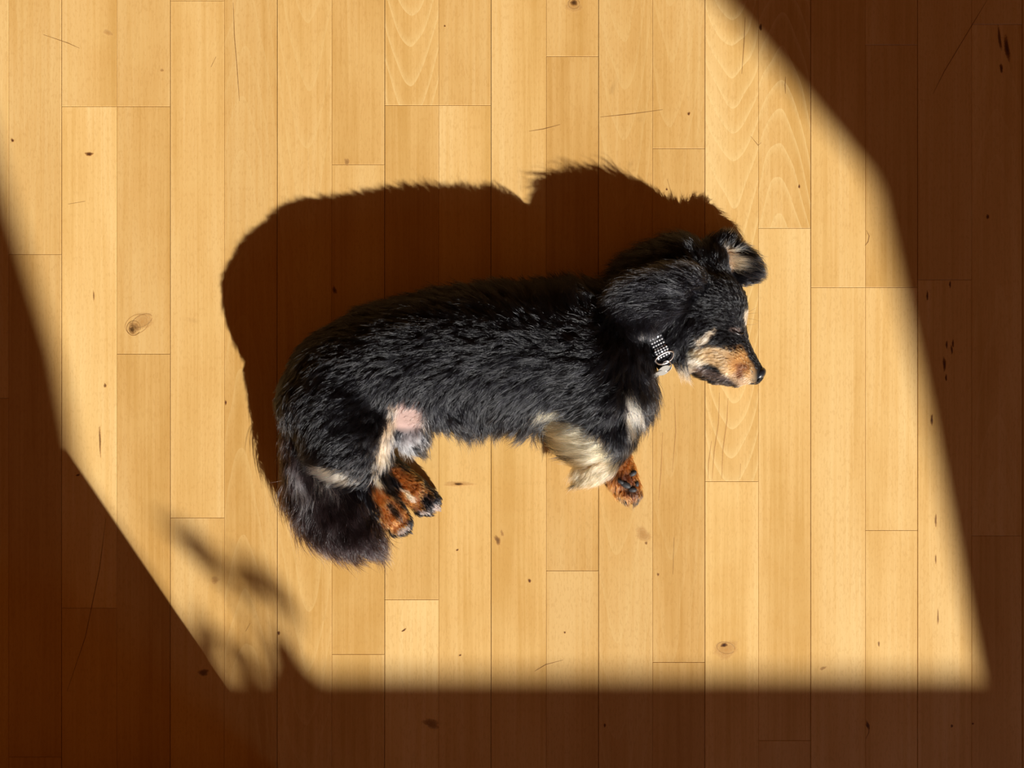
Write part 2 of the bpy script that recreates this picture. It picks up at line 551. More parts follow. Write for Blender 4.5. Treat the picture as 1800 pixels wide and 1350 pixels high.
def leaf(a, b, wid):
    """leaf blade between two floor-shadow points, hung in the pot's plane"""
    yy = RY0 + 0.09
    A, B = sill_pt(*a, yy), sill_pt(*b, yy)
    A = np.array([A[0], yy, A[1]]) - np.array(plant.location)
    B = np.array([B[0], yy, B[1]]) - np.array(plant.location)
    n = 9
    d = B - A
    nr = np.array([-d[2], 0, d[0]]) / np.linalg.norm(d)
    V, F = [], []
    for i in range(n):
        u = i / (n - 1)
        c = A + d * u + np.array([0, 0.012 * math.sin(math.pi * u), 0])
        w = wid * math.sin(math.pi * (0.06 + 0.94 * u) ** 0.8) * 0.5 + 0.0012
        V += [c - nr * w + np.array([0, 0.005, 0]), c, c + nr * w + np.array([0, 0.005, 0])]
    for i in range(n - 1):
        for k in (0, 1):
            q = i * 3 + k
            F.append((q, q + 1, q + 4, q + 3))
    o = mesh_obj('leaf', V, F, LEAF, plant, True)
    md = o.modifiers.new('thick', 'SOLIDIFY')
    md.thickness = 0.0008


root = (470, 1200)
for a, b, wd in (((400, 1030), (275, 922), 0.032), ((525, 1095), (395, 980), 0.028), ((470, 1085), (385, 1005), 0.018),
                 ((372, 1185), (352, 1080), 0.022), ((430, 1195), (402, 1122), 0.024), ((515, 1195), (468, 1112), 0.030)):
    leaf(a, b, wd)
for a, b in ((root, (400, 1030)), (root, (520, 1095))):
    leaf(a, b, 0.004)

# ------------------------------------------------------------------ the dog: one continuous body from blended flat tubes
# every tube: group, blend radius (mm), [(photo x, photo y, centre height mm, half-width mm, half-height mm), ...]
TUBES = [
    ('body', 16, [(560, 702, 54, 46, 50), (600, 668, 57, 60, 53), (680, 640, 60, 70, 58), (780, 630, 58, 78, 56),
                  (880, 627, 58, 82, 58), (980, 622, 55, 82, 55), (1050, 605, 48, 67, 46), (1110, 575, 41, 50, 36)]),
    ('body', 12, [(578, 714, 63, 51, 45), (605, 770, 68, 48, 45), (622, 812, 56, 30, 32)]),
    ('body', 12, [(602, 720, 69, 50, 46), (645, 755, 64, 32, 38), (650, 800, 54, 22, 30)]),
    ('body', 8, [(695, 730, 36, 34, 32), (722, 758, 30, 22, 24), (730, 780, 22, 10, 13)]),
    ('body', 14, [(1030, 640, 68, 58, 48), (1055, 695, 60, 46, 42), (1070, 745, 54, 30, 32)]),
    ('body', 12, [(1078, 640, 52, 48, 42), (1096, 690, 44, 34, 36), (1106, 722, 36, 20, 26)]),
    ('body', 12, [(1060, 592, 45, 56, 40), (1140, 567, 40, 46, 33), (1195, 552, 40, 44, 34)]),
    ('body', 10, [(1186, 596, 38, 26, 26), (1204, 620, 37, 18, 20), (1216, 627, 37, 16, 20)]),
    ('head', 10, [(1135, 505, 37, 34, 31), (1195, 482, 32, 40, 28), (1235, 478, 28, 32, 23)]),
    ('head', 8, [(1190, 535, 40, 46, 35), (1246, 542, 38, 46, 34)]),
    ('head', 8, [(1240, 588, 39, 34, 32), (1272, 628, 40, 28, 26), (1303, 650, 39, 18, 19), (1328, 660, 38, 10, 12)]),
    ('head', 6, [(1272, 568, 40, 26, 25), (1301, 612, 41, 12, 16), (1327, 652, 39, 9, 11)]),
    ('head', 5, [(1222, 630, 40, 16, 22), (1258, 656, 36, 13, 15), (1294, 673, 34, 5, 8)]),
    ('ear', 3, [(1212, 494, 72, 20, 8), (1168, 514, 80, 30, 6.5), (1122, 539, 84, 37, 5.5), (1100, 551, 82, 31, 5)]),
    ('ear2', 4, [(1240, 470, 26, 26, 9), (1272, 452, 25, 26, 6), (1304, 470, 24, 22, 5), (1318, 478, 23, 14, 4.5)]),
    ('ear2', 4, [(1255, 450, 24, 16, 8), (1276, 424, 24, 10, 6)]),
    ('tail', 10, [(528, 768, 40, 20, 24), (530, 815, 30, 20, 23), (545, 868, 24, 21, 21), (582, 915, 20, 25, 18),
                  (625, 940, 17, 20, 15), (650, 948, 14, 13, 11)]),
    ('tail', 10, [(575, 860, 24, 22, 20), (612, 895, 20, 22, 17), (640, 925, 16, 16, 12)]),
    ('hind_up', 8, [(632, 815, 50, 24, 26), (655, 850, 46, 16, 18), (672, 880, 44, 15, 16), (690, 903, 40, 17, 14), (703, 920, 36, 15, 11)]),
    ('hind_up', 2.5, [(692, 908, 38, 6, 9), (711, 920, 33, 5.5, 7)]),
    ('hind_up', 2.5, [(686, 912, 38, 6, 9), (704, 930, 33, 5.5, 7)]),
    ('hind_up', 2.5, [(680, 914, 36, 6, 8), (693, 934, 31, 5.5, 6.5)]),
    ('hind_low', 8, [(660, 810, 22, 18, 19), (695, 838, 20, 17, 17), (725, 862, 19, 18, 15), (748, 880, 15, 16, 12)]),
    ('hind_low', 2.5, [(745, 868, 16, 6, 9), (768, 878, 11, 5.5, 7)]),
    ('hind_low', 2.5, [(742, 876, 17, 6, 9), (766, 890, 11, 5.5, 7.5)]),
    ('hind_low', 2.5, [(735, 882, 16, 6, 9), (754, 899, 11, 5.5, 7)]),
    ('hind_low', 2.5, [(724, 882, 15, 5.5, 8), (738, 900, 10, 5, 6.5)]),
    ('fore_up', 9, [(1000, 742, 56, 26, 28), (1040, 758, 56, 30, 28), (1076, 770, 50, 24, 24)]),
    ('fore_up', 8, [(1012, 768, 50, 24, 24), (1048, 800, 44, 24, 21)]),
    ('fore_up', 7, [(1074, 775, 46, 20, 21), (1052, 805, 42, 20, 18), (1034, 826, 36, 15, 14), (1024, 836, 34, 10, 11)]),
    ('fore_low', 8, [(1072, 775, 24, 17, 18), (1090, 812, 20, 15, 16), (1094, 838, 19, 18, 15), (1103, 858, 16, 16, 12)]),
    ('fore_low', 2.5, [(1108, 850, 15, 6, 9), (1121, 868, 11, 5.5, 7)]),
    ('fore_low', 2.5, [(1104, 856, 15, 6, 9), (1114, 877, 11, 5.5, 7)]),
    ('fore_low', 2.5, [(1096, 858, 15, 6, 9), (1102, 878, 11, 5.5, 7)]),
    ('fore_low', 2.5, [(1085, 852, 14, 5.5, 8), (1088, 868, 10, 5, 6.5)]),
]
GROUPS = ['body', 'head', 'ear', 'ear2', 'tail', 'hind_up', 'hind_low', 'fore_up', 'fore_low']
VOX = 0.002
lo = np.minimum(W(440, 1030, 0.0), W(440, 1030, 0.15)) - 0.01
hi = np.array([*W(1385, 375, 0.0)[:2], 0.15])
lo[2] = -0.006
dims = np.ceil((hi - lo) / VOX).astype(int) + 1
ax = [lo[i] + VOX * np.arange(dims[i]) for i in range(3)]
field = np.full(dims, 0.06, np.float32)
near = np.full(dims, 9.0, np.float32)
lab = np.zeros(dims, np.uint8)
for gname, kk, pts in TUBES:
    Q = []
    for (px, py, zc, rw, rh) in pts:
        w = W(px, py, zc / 1000)
        Q.append((w[0], w[1], zc / 1000, rw / 1000, rh / 1000))
    Q = np.array(Q)
    mrg = Q[:, 3].max() + 0.04
    i0 = [max(0, int((Q[:, a].min() - mrg - lo[a]) / VOX)) for a in (0, 1)]
    i1 = [min(dims[a], int((Q[:, a].max() + mrg - lo[a]) / VOX) + 2) for a in (0, 1)]
    X = ax[0][i0[0]:i1[0]][:, None].astype(np.float32)
    Y = ax[1][i0[1]:i1[1]][None, :].astype(np.float32)
    Z = ax[2][None, None, :].astype(np.float32)
    d = None
    for a, b in zip(Q[:-1], Q[1:]):
        ab = b[:2] - a[:2]
        t = np.clip(((X - a[0]) * ab[0] + (Y - a[1]) * ab[1]) / (ab @ ab), 0, 1)
        d2 = (X - a[0] - t * ab[0]) ** 2 + (Y - a[1] - t * ab[1]) ** 2
        mid = a[2:] + t[..., None] * (b[2:] - a[2:])
        rw, rh = mid[..., 1][..., None], mid[..., 2][..., None]
        dz = Z - mid[..., 0][..., None]
        k0 = np.sqrt(d2[..., None] / rw ** 2 + (dz / rh) ** 2) + 1e-6
        k1 = np.sqrt(d2[..., None] / rw ** 4 + dz ** 2 / rh ** 4) + 1e-6
        s = (k0 * (k0 - 1) / k1).astype(np.float32)
        d = s if d is None else np.minimum(d, s)
    sl = (slice(i0[0], i1[0]), slice(i0[1], i1[1]), slice(None))
    k = kk / 1000
    A = field[sl]
    h = np.clip(k - np.abs(A - d), 0, None) / k
    field[sl] = np.minimum(A, d) - h * h * k * 0.25
    nb = d < near[sl]
    near[sl] = np.where(nb, d, near[sl])
    lab[sl] = np.where(nb, GROUPS.index(gname), lab[sl])
del near
# rest on the boards
field = np.maximum(field, (0.0012 - ax[2])[None, None, :].astype(np.float32))


def smooth3(f, n):
    for _ in range(n):
        for a in range(3):
            g = f.copy()
            s0 = [slice(None)] * 3; s1 = [slice(None)] * 3; sm = [slice(None)] * 3
            s0[a], s1[a], sm[a] = slice(0, -2), slice(2, None), slice(1, -1)
            g[tuple(sm)] = 0.5 * f[tuple(sm)] + 0.25 * (f[tuple(s0)] + f[tuple(s1)])
            f = g
    return f


field = smooth3(field, 1)


def surface_nets(f):
    ins = f < 0
    nx, ny, nz = f.shape
    cnt = np.zeros((nx - 1, ny - 1, nz - 1), np.uint8)
    for dx in (0, 1):
        for dy in (0, 1):
            for dz in (0, 1):
                cnt += ins[dx:nx - 1 + dx, dy:ny - 1 + dy, dz:nz - 1 + dz]
    act = np.argwhere((cnt > 0) & (cnt < 8))
    idx = np.full(cnt.shape, -1, np.int64)
    idx[tuple(act.T)] = np.arange(len(act))
    acc = np.zeros((len(act), 3)); wsum = np.zeros(len(act))
    corners = [(i, j, k) for i in (0, 1) for j in (0, 1) for k in (0, 1)]
    val = {c: f[act[:, 0] + c[0], act[:, 1] + c[1], act[:, 2] + c[2]] for c in corners}
    for c in corners:
        for a in range(3):
            if c[a] == 0:
                c2 = list(c); c2[a] = 1; c2 = tuple(c2)
                v0, v1 = val[c], val[c2]
                m = (v0 < 0) != (v1 < 0)
                t = np.where(m, v0 / np.where(m, v0 - v1, 1), 0)
                p = np.array(c, float)[None, :].repeat(len(act), 0)
                p[:, a] += t
                acc += p * m[:, None]; wsum += m
    verts = lo + (act + acc / wsum[:, None]) * VOX
    faces = []
    for a in range(3):
        b, c = (a + 1) % 3, (a + 2) % 3
        s0 = [slice(None)] * 3; s1 = [slice(None)] * 3
        s0[a] = slice(0, -1); s1[a] = slice(1, None)
        A, B = ins[tuple(s0)], ins[tuple(s1)]
        e = np.argwhere(A != B)
        ok = (e[:, b] > 0) & (e[:, c] > 0) & (e[:, b] < f.shape[b] - 1) & (e[:, c] < f.shape[c] - 1)
        e = e[ok]
        flip = ~A[tuple(e.T)]
        q = []
        for (ob, oc) in ((-1, -1), (0, -1), (0, 0), (-1, 0)):
            g = e.copy(); g[:, b] += ob; g[:, c] += oc
            q.append(idx[tuple(g.T)])
        q = np.stack(q, 1)
        q[flip] = q[flip][:, ::-1]
        faces.append(q)
    return verts, np.concatenate(faces)


BV, BF = surface_nets(field)


def samp(arr, p):
    g = (p - lo) / VOX
    g = np.clip(g, 0, np.array(arr.shape) - 1.001)
    i = g.astype(int); f = g - i
    out = 0
    for dx in (0, 1):
        for dy in (0, 1):
            for dz in (0, 1):
                w = (f[:, 0] if dx else 1 - f[:, 0]) * (f[:, 1] if dy else 1 - f[:, 1]) * (f[:, 2] if dz else 1 - f[:, 2])
                out = out + w * arr[i[:, 0] + dx, i[:, 1] + dy, i[:, 2] + dz]
    return out


def grad(p, e=0.003):
    g = np.stack([samp(field, p + e * np.eye(3)[a]) - samp(field, p - e * np.eye(3)[a]) for a in range(3)], 1)
    return g / (np.linalg.norm(g, axis=1, keepdims=True) + 1e-9)


def label(p):
    g = np.clip(np.round((p - lo) / VOX).astype(int), 0, dims - 1)
    return lab[g[:, 0], g[:, 1], g[:, 2]]


# ---- coat: flow of the fur (photo x, y, direction x, y, length mm, lift), by group
FLOW = {
    'body': [(540, 600, -.75, .6, 17, .2), (620, 580, -1, .1, 18, .22), (720, 530, -1, -.15, 18, .25), (700, 600, -.95, .2, 18, .2),
             (820, 530, -.85, -.45, 20, .3), (880, 540, -.8, -.6, 22, .3), (930, 560, -.75, -.5, 22, .3), (985, 505, -.1, -1, 15, .35),
             (940, 500, -.5, -.85, 15, .3), (1040, 520, -.6, -.7, 26, .35), (1000, 570, -.9, -.2, 24, .3), (850, 600, -.95, .15, 20, .2),
             (760, 620, -.9, .35, 18, .2), (800, 680, -.65, .65, 18, .15), (740, 660, -.75, .5, 18, .15), (860, 720, -.5, .75, 18, .15),
             (930, 700, -.6, .7, 20, .15), (900, 650, -.85, .4, 20, .2), (800, 760, .35, .9, 28, .5), (850, 760, 0, 1, 24, .5),
             (930, 765, -.3, .95, 28, .5), (760, 755, .3, .9, 18, .2), (520, 680, -.55, .8, 17, .2), (490, 740, -.25, .95, 16, .25),
             (560, 760, -.45, .85, 18, .2), (620, 720, -.65, .65, 17, .2), (650, 760, -.7, .6, 16, .2), (600, 820, -.85, .45, 18, .3), (570, 835, -.9, .35, 16, .3),
             (680, 720, -.35, .9, 12, .25), (670, 790, -.1, 1, 12, .3), (730, 790, .5, .7, 16, .3), (715, 740, -.3, .8, 6, .2),
             (690, 800, .2, .9, 14, .4), (1020, 640, -1, .25, 28, .3), (1050, 700, -.85, .5, 28, .3), (970, 650, -.95, .3, 25, .25),
             (1080, 640, -.6, .8, 28, .3), (1110, 620, -.15, 1, 28, .3), (1130, 680, .15, 1, 30, .3), (1150, 690, .2, 1, 24, .25),
             (1080, 720, -.5, .8, 24, .3), (1000, 720, -.95, .2, 26, .3), (1100, 760, 0.1, 1, 20, .3), (1100, 520, -.9, .2, 18, .2), (1062, 550, -.8, .5, 16, .15),
             (1060, 500, -.75, -.5, 22, .35), (1090, 595, -.4, .9, 18, .15), (1130, 600, -.3, .9, 20, .2), (1180, 600, -.3, .8, 18, .25), (1195, 650, -.1, 1, 18, .4),
             (1120, 730, .3, .8, 20, .3)],
    'head': [(1200, 430, -.75, -.5, 24, .45), (1140, 445, -.85, -.35, 28, .45), (1250, 440, -.2, -.8, 16, .4), (1290, 520, -.6, -.5, 5, .15),
             (1305, 560, -.45, -.7, 5, .3), (1250, 540, -.85, .0, 7, .15), (1220, 570, -.85, .35, 10, .2), (1250, 600, -.85, .35, 6, .15), (1280, 550, -.8, -.2, 5, .15), (1270, 580, -.8, .1, 5, .15), (1270, 510, -.8, -.2, 7, .2),
             (1290, 620, -.85, -.1, 3.5, .15), (1320, 640, -.6, -.5, 2.6, .12), (1270, 660, -.8, .2, 4, .2), (1270, 630, -.85, .1, 4, .15), (1230, 650, -.8, .4, 8, .3),
             (1190, 570, -.8, .5, 18, .3), (1200, 500, -.9, -.1, 14, .3), (1215, 635, -.7, .6, 10, .4), (1300, 675, -.7, .3, 3, .2),
             (1240, 500, -.7, -.2, 12, .3)],
    'ear': [(1210, 490, -.95, .0, 34, .25), (1150, 480, -1, .05, 38, .2), (1140, 520, -.95, .3, 40, .12), (1110, 550, -.85, .55, 34, .1),
            (1080, 560, -.6, .8, 16, .08), (1160, 545, -.85, .45, 34, .12), (1085, 500, -.9, .3, 22, .1), (1068, 530, -.6, .7, 12, .08), (1095, 578, .2, 1, 8, .08),
            (1125, 580, .3, .9, 9, .1)],
    'ear2': [(1260, 430, .4, -.6, 14, .3), (1280, 460, .9, .15, 24, .2), (1310, 465, 1, .2, 22, .2), (1330, 480, .95, .25, 18, .25),
             (1275, 410, .2, -1, 18, .4), (1300, 500, .7, .5, 9, .2), (1240, 450, -.4, -.7, 18, .4)],
    'tail': [(500, 780, -.1, 1, 18, .25), (515, 830, .15, 1, 30, .3), (540, 880, .25, .95, 30, .35), (560, 930, .25, .95, 30, .35),
             (600, 960, .35, .9, 28, .35), (640, 960, .6, .8, 24, .35), (600, 900, .4, .85, 28, .35), (650, 920, .3, .9, 28, .35),
             (530, 900, -.2, 1, 34, .4)],
    'hind_up': [(640, 830, -.2, .95, 12, .3), (655, 870, .3, .9, 11, .3), (690, 900, .6, .75, 6, .2), (710, 930, .7, .7, 5, .2), (675, 930, .3, .9, 8, .3)],
    'hind_low': [(680, 825, .6, .7, 9, .25), (740, 870, .8, .6, 6, .15), (765, 890, .7, .7, 5, .15)],
    'fore_up': [(1060, 790, -.95, -.15, 26, .2), (1000, 760, -.9, -.2, 20, .2), (1020, 810, -.95, -.1, 20, .2), (980, 730, -1, -.1, 20, .25), (1040, 770, -.95, -.2, 28, .2),
                (1035, 840, -.6, .8, 14, .3), (1085, 760, -.55, .7, 12, .2), (1060, 745, -.8, .45, 20, .25), (1010, 840, -.7, .7, 14, .3)],
    'fore_low': [(1090, 800, .25, 1, 6, .2), (1105, 850, .3, 1, 6, .2), (1115, 875, .3, 1, 8, .25), (1080, 850, -.1, 1, 8, .3)],
}
BLACK = (0.006, 0.006, 0.0075)
CREAM = (0.72, 0.58, 0.42)
FAWN = (0.66, 0.43, 0.225)
TAN = (0.66, 0.43, 0.22)
GOLD = (0.62, 0.36, 0.15)
RUST = (0.27, 0.088, 0.022)
BROWN = (0.10, 0.030, 0.012)
GREY = (0.34, 0.34, 0.37)
# colour patches: (photo x, y, half-length, half-width, angle deg clockwise, colour, edge softness)
PATCH = {
    'body': [(716, 734, 30, 26, 30, (0.50, 0.34, 0.30), .35), (677, 775, 60, 10, 105, (.62, .46, .31), .5), (588, 834, 46, 13, 8, CREAM, .25), (714, 772, 32, 13, 165, (.26, .24, .25), .7),
             (487, 776, 30, 9, 75, CREAM, .5), (1112, 708, 30, 10, 68, CREAM, .3), (1104, 738, 18, 7, 100, CREAM, .35),
             (1198, 652, 18, 13, 20, CREAM, .4), (705, 790, 20, 6, 160, GREY, .5), (1162, 563, 38, 4, -32, (0.62, .48, .36), .4),
             (980, 722, 30, 9, 5, TAN, .5)],
    'head': [(1203, 650, 18, 13, 20, CREAM, .35), (1262, 629, 50, 17, 12, TAN, .25), (1292, 648, 36, 26, 45, TAN, .25), (1222, 638, 20, 14, 10, CREAM, .35),
             (1303, 638, 24, 22, 60, (0.52, 0.24, 0.07), .4), (1305, 645, 12, 6, 10, (0.25, .09, .03), .5),
             (1300, 668, 15, 11, 20, (.55, .36, .22), .4), (1300, 655, 5, 9, 0, (.22, .08, .03), .5),
             (1262, 664, 42, 10, 26, (.07, .05, .045), .35), (1280, 676, 22, 5, 22, (.02, .015, .013), .3),
             (1240, 595, 22, 7, -42, CREAM, .35), (1229, 605, 12, 5, 60, CREAM, .5), (1312, 560, 14, 6, 85, CREAM, .35),
             (1294, 581, 9, 4, 10, (.10, .065, .055), .5), (1324, 622, 40, 10, 63, BLACK, .3), (1162, 563, 38, 4, -32, (0.62, .48, .36), .4)],
    'ear': [(1140, 578, 24, 4, -30, (0.45, .36, .29), .5)],
    'ear2': [(1281, 455, 22, 17, 60, (0.46, 0.29, 0.17), .35)],
    'tail': [(522, 832, 28, 9, 65, GREY, .5), (588, 836, 42, 10, 8, CREAM, .25), (488, 778, 28, 8, 75, CREAM, .5), (672, 948, 14, 3, -25, (.7, .65, .6), .5)],
    'hind_up': [(592, 836, 40, 10, 8, CREAM, .25), (668, 872, 26, 13, 55, RUST, .3), (690, 905, 34, 24, 50, RUST, .3), (692, 898, 22, 7, 50, (.03, .02, .015), .5),
                (711, 929, 13, 5, -35, (.30, .23, .20), .4), (663, 842, 20, 7, 70, (.6, .45, .3), .4), (648, 905, 12, 8, 0, CREAM, .5),
                (660, 925, 14, 8, 0, BROWN, .5)],
    'hind_low': [(712, 855, 50, 26, 42, RUST, .3), (752, 885, 20, 9, 50, BLACK, .5), (690, 846, 22, 8, 55, BLACK, .4),
                 (766, 893, 10, 7, -40, (.26, .20, .18), .5), (718, 872, 14, 5, 40, CREAM, .5), (745, 900, 9, 3, 0, (.26, .20, .18), .5)],
    'fore_up': [(1034, 782, 74, 34, 34, FAWN, .22), (994, 740, 32, 17, 12, FAWN, .3), (1040, 832, 32, 22, 0, FAWN, .2),
                (1092, 765, 20, 13, 70, BLACK, .4), (1072, 744, 34, 16, 25, BLACK, .45)],
    'fore_low': [(1092, 825, 60, 40, 70, RUST, .2), (1100, 842, 16, 10, 20, BROWN, .5), (1108, 862, 14, 8, 20, (.05, .02, .01), .5)],
}


def flow_at(px, grp):
    out = np.zeros((len(px), 4))
    for gi, gn in enumerate(GROUPS):
        m = grp == gi
        if not m.any():
            continue
        g = np.array(FLOW[gn], float)
        d2 = ((px[m][:, None, :] - g[None, :, :2]) ** 2).sum(2)
        w = 1.0 / (d2 + 80.0) ** 2.0
        w /= w.sum(1, keepdims=True)
        out[m] = w @ g[:, 2:]
    return out


def vnoise(p, sc_):
    """cheap smooth value noise on points"""
    g = p * sc_
    i = np.floor(g).astype(np.int64); f = g - i
    f = f * f * (3 - 2 * f)
    out = 0
    for dx in (0, 1):
        for dy in (0, 1):
            for dz in (0, 1):
                hsh = ((i[:, 0] + dx) * 73856093) ^ ((i[:, 1] + dy) * 19349663) ^ ((i[:, 2] + dz) * 83492791)
                v = ((hsh * 2654435761) & 0xffff) / 65535.0
                w = (f[:, 0] if dx else 1 - f[:, 0]) * (f[:, 1] if dy else 1 - f[:, 1]) * (f[:, 2] if dz else 1 - f[:, 2])
                out = out + w * v
    return out


def colour_at(p, px, grp, dither):
    col = np.tile(np.array(BLACK), (len(px), 1))
    col[grp == 2] *= 2.0
    col[grp == 4] = (0.014, 0.0095, 0.0100)
    nz = vnoise(p, 90.0) - 0.5
    for gi, gn in enumerate(GROUPS):
        m = grp == gi
        if not m.any():
            continue
        cm = col[m]
        for (x, y, a, b, ang, c, soft) in PATCH[gn]:
            th = math.radians(ang)
            dx, dy = px[m][:, 0] - x, px[m][:, 1] - y
            u = (dx * math.cos(th) + dy * math.sin(th)) / a
            v = (-dx * math.sin(th) + dy * math.cos(th)) / b
            r = np.sqrt(u * u + v * v) + nz[m] * soft * 1.2
            w = np.clip((1 + soft - r) / (2 * soft), 0, 1)
            on = (w > dither[m]).astype(float)[:, None] if dither is not None else w[:, None]
            cm = cm * (1 - on) + np.array(c) * on
        col[m] = cm
    return col


# ---- skin
def skin_material():
    t = NT('dog_skin')
    a = t.n('ShaderNodeAttribute', {'attribute_name': 'skin_colour'}).outputs['Color']
    tc = t.n('ShaderNodeTexCoord')
    nz = t.n('ShaderNodeTexNoise', Vector=tc.outputs['Object'], Scale=260.0, Detail=3.0)
    c = t.mix(t.math('MULTIPLY', nz.outputs[0], 0.25), a, (0.02, 0.012, 0.01, 1))
    b = t.n('ShaderNodeBsdfPrincipled', Base_Color=c, Roughness=0.75)
    b.inputs['Specular IOR Level'].default_value = 0.2
    return t.out(b.outputs[0])


def fur_material():
    t = NT('dog_fur')
    a = t.n('ShaderNodeAttribute', {'attribute_name': 'fur_colour'}).outputs['Color']
    h = t.n('ShaderNodeBsdfHairPrincipled')
    h.model = 'CHIANG'
    h.parametrization = 'COLOR'
    t.put(h.inputs['Color'], a)
    h.inputs['Roughness'].default_value = 0.15
    h.inputs['Radial Roughness'].default_value = 0.45
    h.inputs['Coat'].default_value = 0.0
    h.inputs['Random Roughness'].default_value = 0.25
    h.inputs['IOR'].default_value = 1.43
    return t.out(h.outputs[0])


SKIN, FUR = skin_material(), fur_material()
dog = link('dog', None)
base = W(860, 650)
dog.location = tuple(base)
tag(dog, 'long-haired black and tan dog asleep on its side in the sun patch', 'dog')
body = mesh_obj('body', BV - base, BF, SKIN, dog, True)
bpx, bgr = to_px(BV), label(BV)
bc = colour_at(BV, bpx, bgr, None) * 0.8
ca = body.data.attributes.new('skin_colour', 'FLOAT_COLOR', 'POINT')
ca.data.foreach_set('color', np.concatenate([bc, np.ones((len(bc), 1))], 1).astype(np.float32).ravel())

# ---- collar ring geometry (needed to keep the fur off it)
CC = W(1133, 570, 0.0415)
cu = np.array([0.45, -0.89, 0.0]); cu /= np.linalg.norm(cu)
cn = np.array([0.89, 0.45, 0.0]); cn /= np.linalg.norm(cn)
CA, CB = 0.0555, 0.0400
CW = 0.0088                                    # half width of the strap


def collar_pt(th, off=0.0, side=0.0):
    return CC + cu * (CA + off) * math.cos(th) + np.array([0, 0, 1.0]) * (CB + off) * math.sin(th) + cn * side


# ---- fur strands
def tri_sample(n, dens):
    tri = np.concatenate([BF[:, [0, 1, 2]], BF[:, [0, 2, 3]]])
    a, b, c = BV[tri[:, 0]], BV[tri[:, 1]], BV[tri[:, 2]]
    nr = np.cross(b - a, c - a)
    ar = np.linalg.norm(nr, axis=1) / 2
    nz = nr[:, 2] / (2 * ar + 1e-12)
    mid = (a + b + c) / 3
    w = ar * dens(mid, nz)
    w /= w.sum()
    k = rng.choice(len(tri), n, p=w)
    u, v = rng.random(n), rng.random(n)
    f = u + v > 1
    u[f], v[f] = 1 - u[f], 1 - v[f]
    return a[k] + (b[k] - a[k]) * u[:, None] + (c[k] - a[k]) * v[:, None]


NP = 9
HUG = np.array([0.72, 0.88, 0.9, 0.9, 0.72, 0.85, 0.85, 0.8, 0.85])
DENS = np.array([1.0, 2.0, 0.9, 1.6, 1.6, 2.4, 2.4, 1.8, 2.4])


def density(mid, nz):
    d = DENS[label(mid)]
    d = np.where(nz < -0.35, 0.0, d)
    px = to_px(mid)
    bare = ((px[:, 0] - 717) / 26) ** 2 + ((px[:, 1] - 740) / 22) ** 2 < 1
    d = np.where(bare & (label(mid) == 0), d * 0.12, d)
    nose = (px[:, 0] - 1338) ** 2 + (px[:, 1] - 660) ** 2 < 13 ** 2
    d = np.where(nose, 0, d)
    lidx = np.array([(1286, 581), (1291, 585), (1297, 588), (1302, 589), (1306, 587)])
    dl = np.sqrt(((px[:, None, :] - lidx[None]) ** 2).sum(2)).min(1)
    d = np.where(dl < 3.2, 0, d)
    return d


def long_density(mid, nz):
    d = density(mid, nz)
    k = np.array([0.35, 0.1, 7.0, 3.0, 2.0, 0.1, 0.1, 2.5, 0.1])[label(mid)]
    px = to_px(mid)
    return d * np.where((label(mid) == 0) & (px[:, 0] > 930), 1.6, k)


def march(root, L, lift, wav, grp, dirjit, loft):
    """grow guide hairs that follow the flow and lie on the body"""
    n = len(root)
    P = np.zeros((n, NP, 3))
    P[:, 0] = root
    p = root.copy()
    nrm = grad(p)
    step = (L / (NP - 1))[:, None]
    ph = vnoise(root, 45.0) * 9.0 + rng.random(n) * 1.2
    c0 = None
    for i in range(1, NP):
        fl = flow_at(to_px(p), grp)
        f3 = np.stack([fl[:, 0], -fl[:, 1], np.zeros(n)], 1)
        f3 /= np.linalg.norm(f3, axis=1, keepdims=True) + 1e-9
        cj, sj = np.cos(dirjit), np.sin(dirjit)
        f3 = np.stack([f3[:, 0] * cj - f3[:, 1] * sj, f3[:, 0] * sj + f3[:, 1] * cj, f3[:, 2]], 1)
        f3[:, 2] -= 0.25 * (i / NP)
        g = grad(p)
        fg = (f3 * g).sum(1, keepdims=True)
        tan = f3 - g * np.where(fg > 0, HUG[grp][:, None] * fg, fg)      # hair leaves the silhouette instead of hugging it
        tl = np.linalg.norm(tan, axis=1, keepdims=True)
        tan /= tl + 1e-6
        t = i / (NP - 1)
        up = lift * (1.6 * (1 - t) ** 1.5 + 0.05)
        side = np.cross(g, tan)
        wv = wav * np.sin(ph + t * 7.5)
        d = tan * np.cos(up)[:, None] + g * np.sin(up)[:, None] + side * wv[:, None]
        d /= np.linalg.norm(d, axis=1, keepdims=True)
        p = p + d * step
        s = samp(field, p)
        mn = 0.0006 + loft * t
        push = np.clip(mn - s, 0, 0.02)
        p = p + grad(p) * push[:, None]
        p[:, 2] = np.maximum(p[:, 2], 0.0006)
        P[:, i] = p
    return P


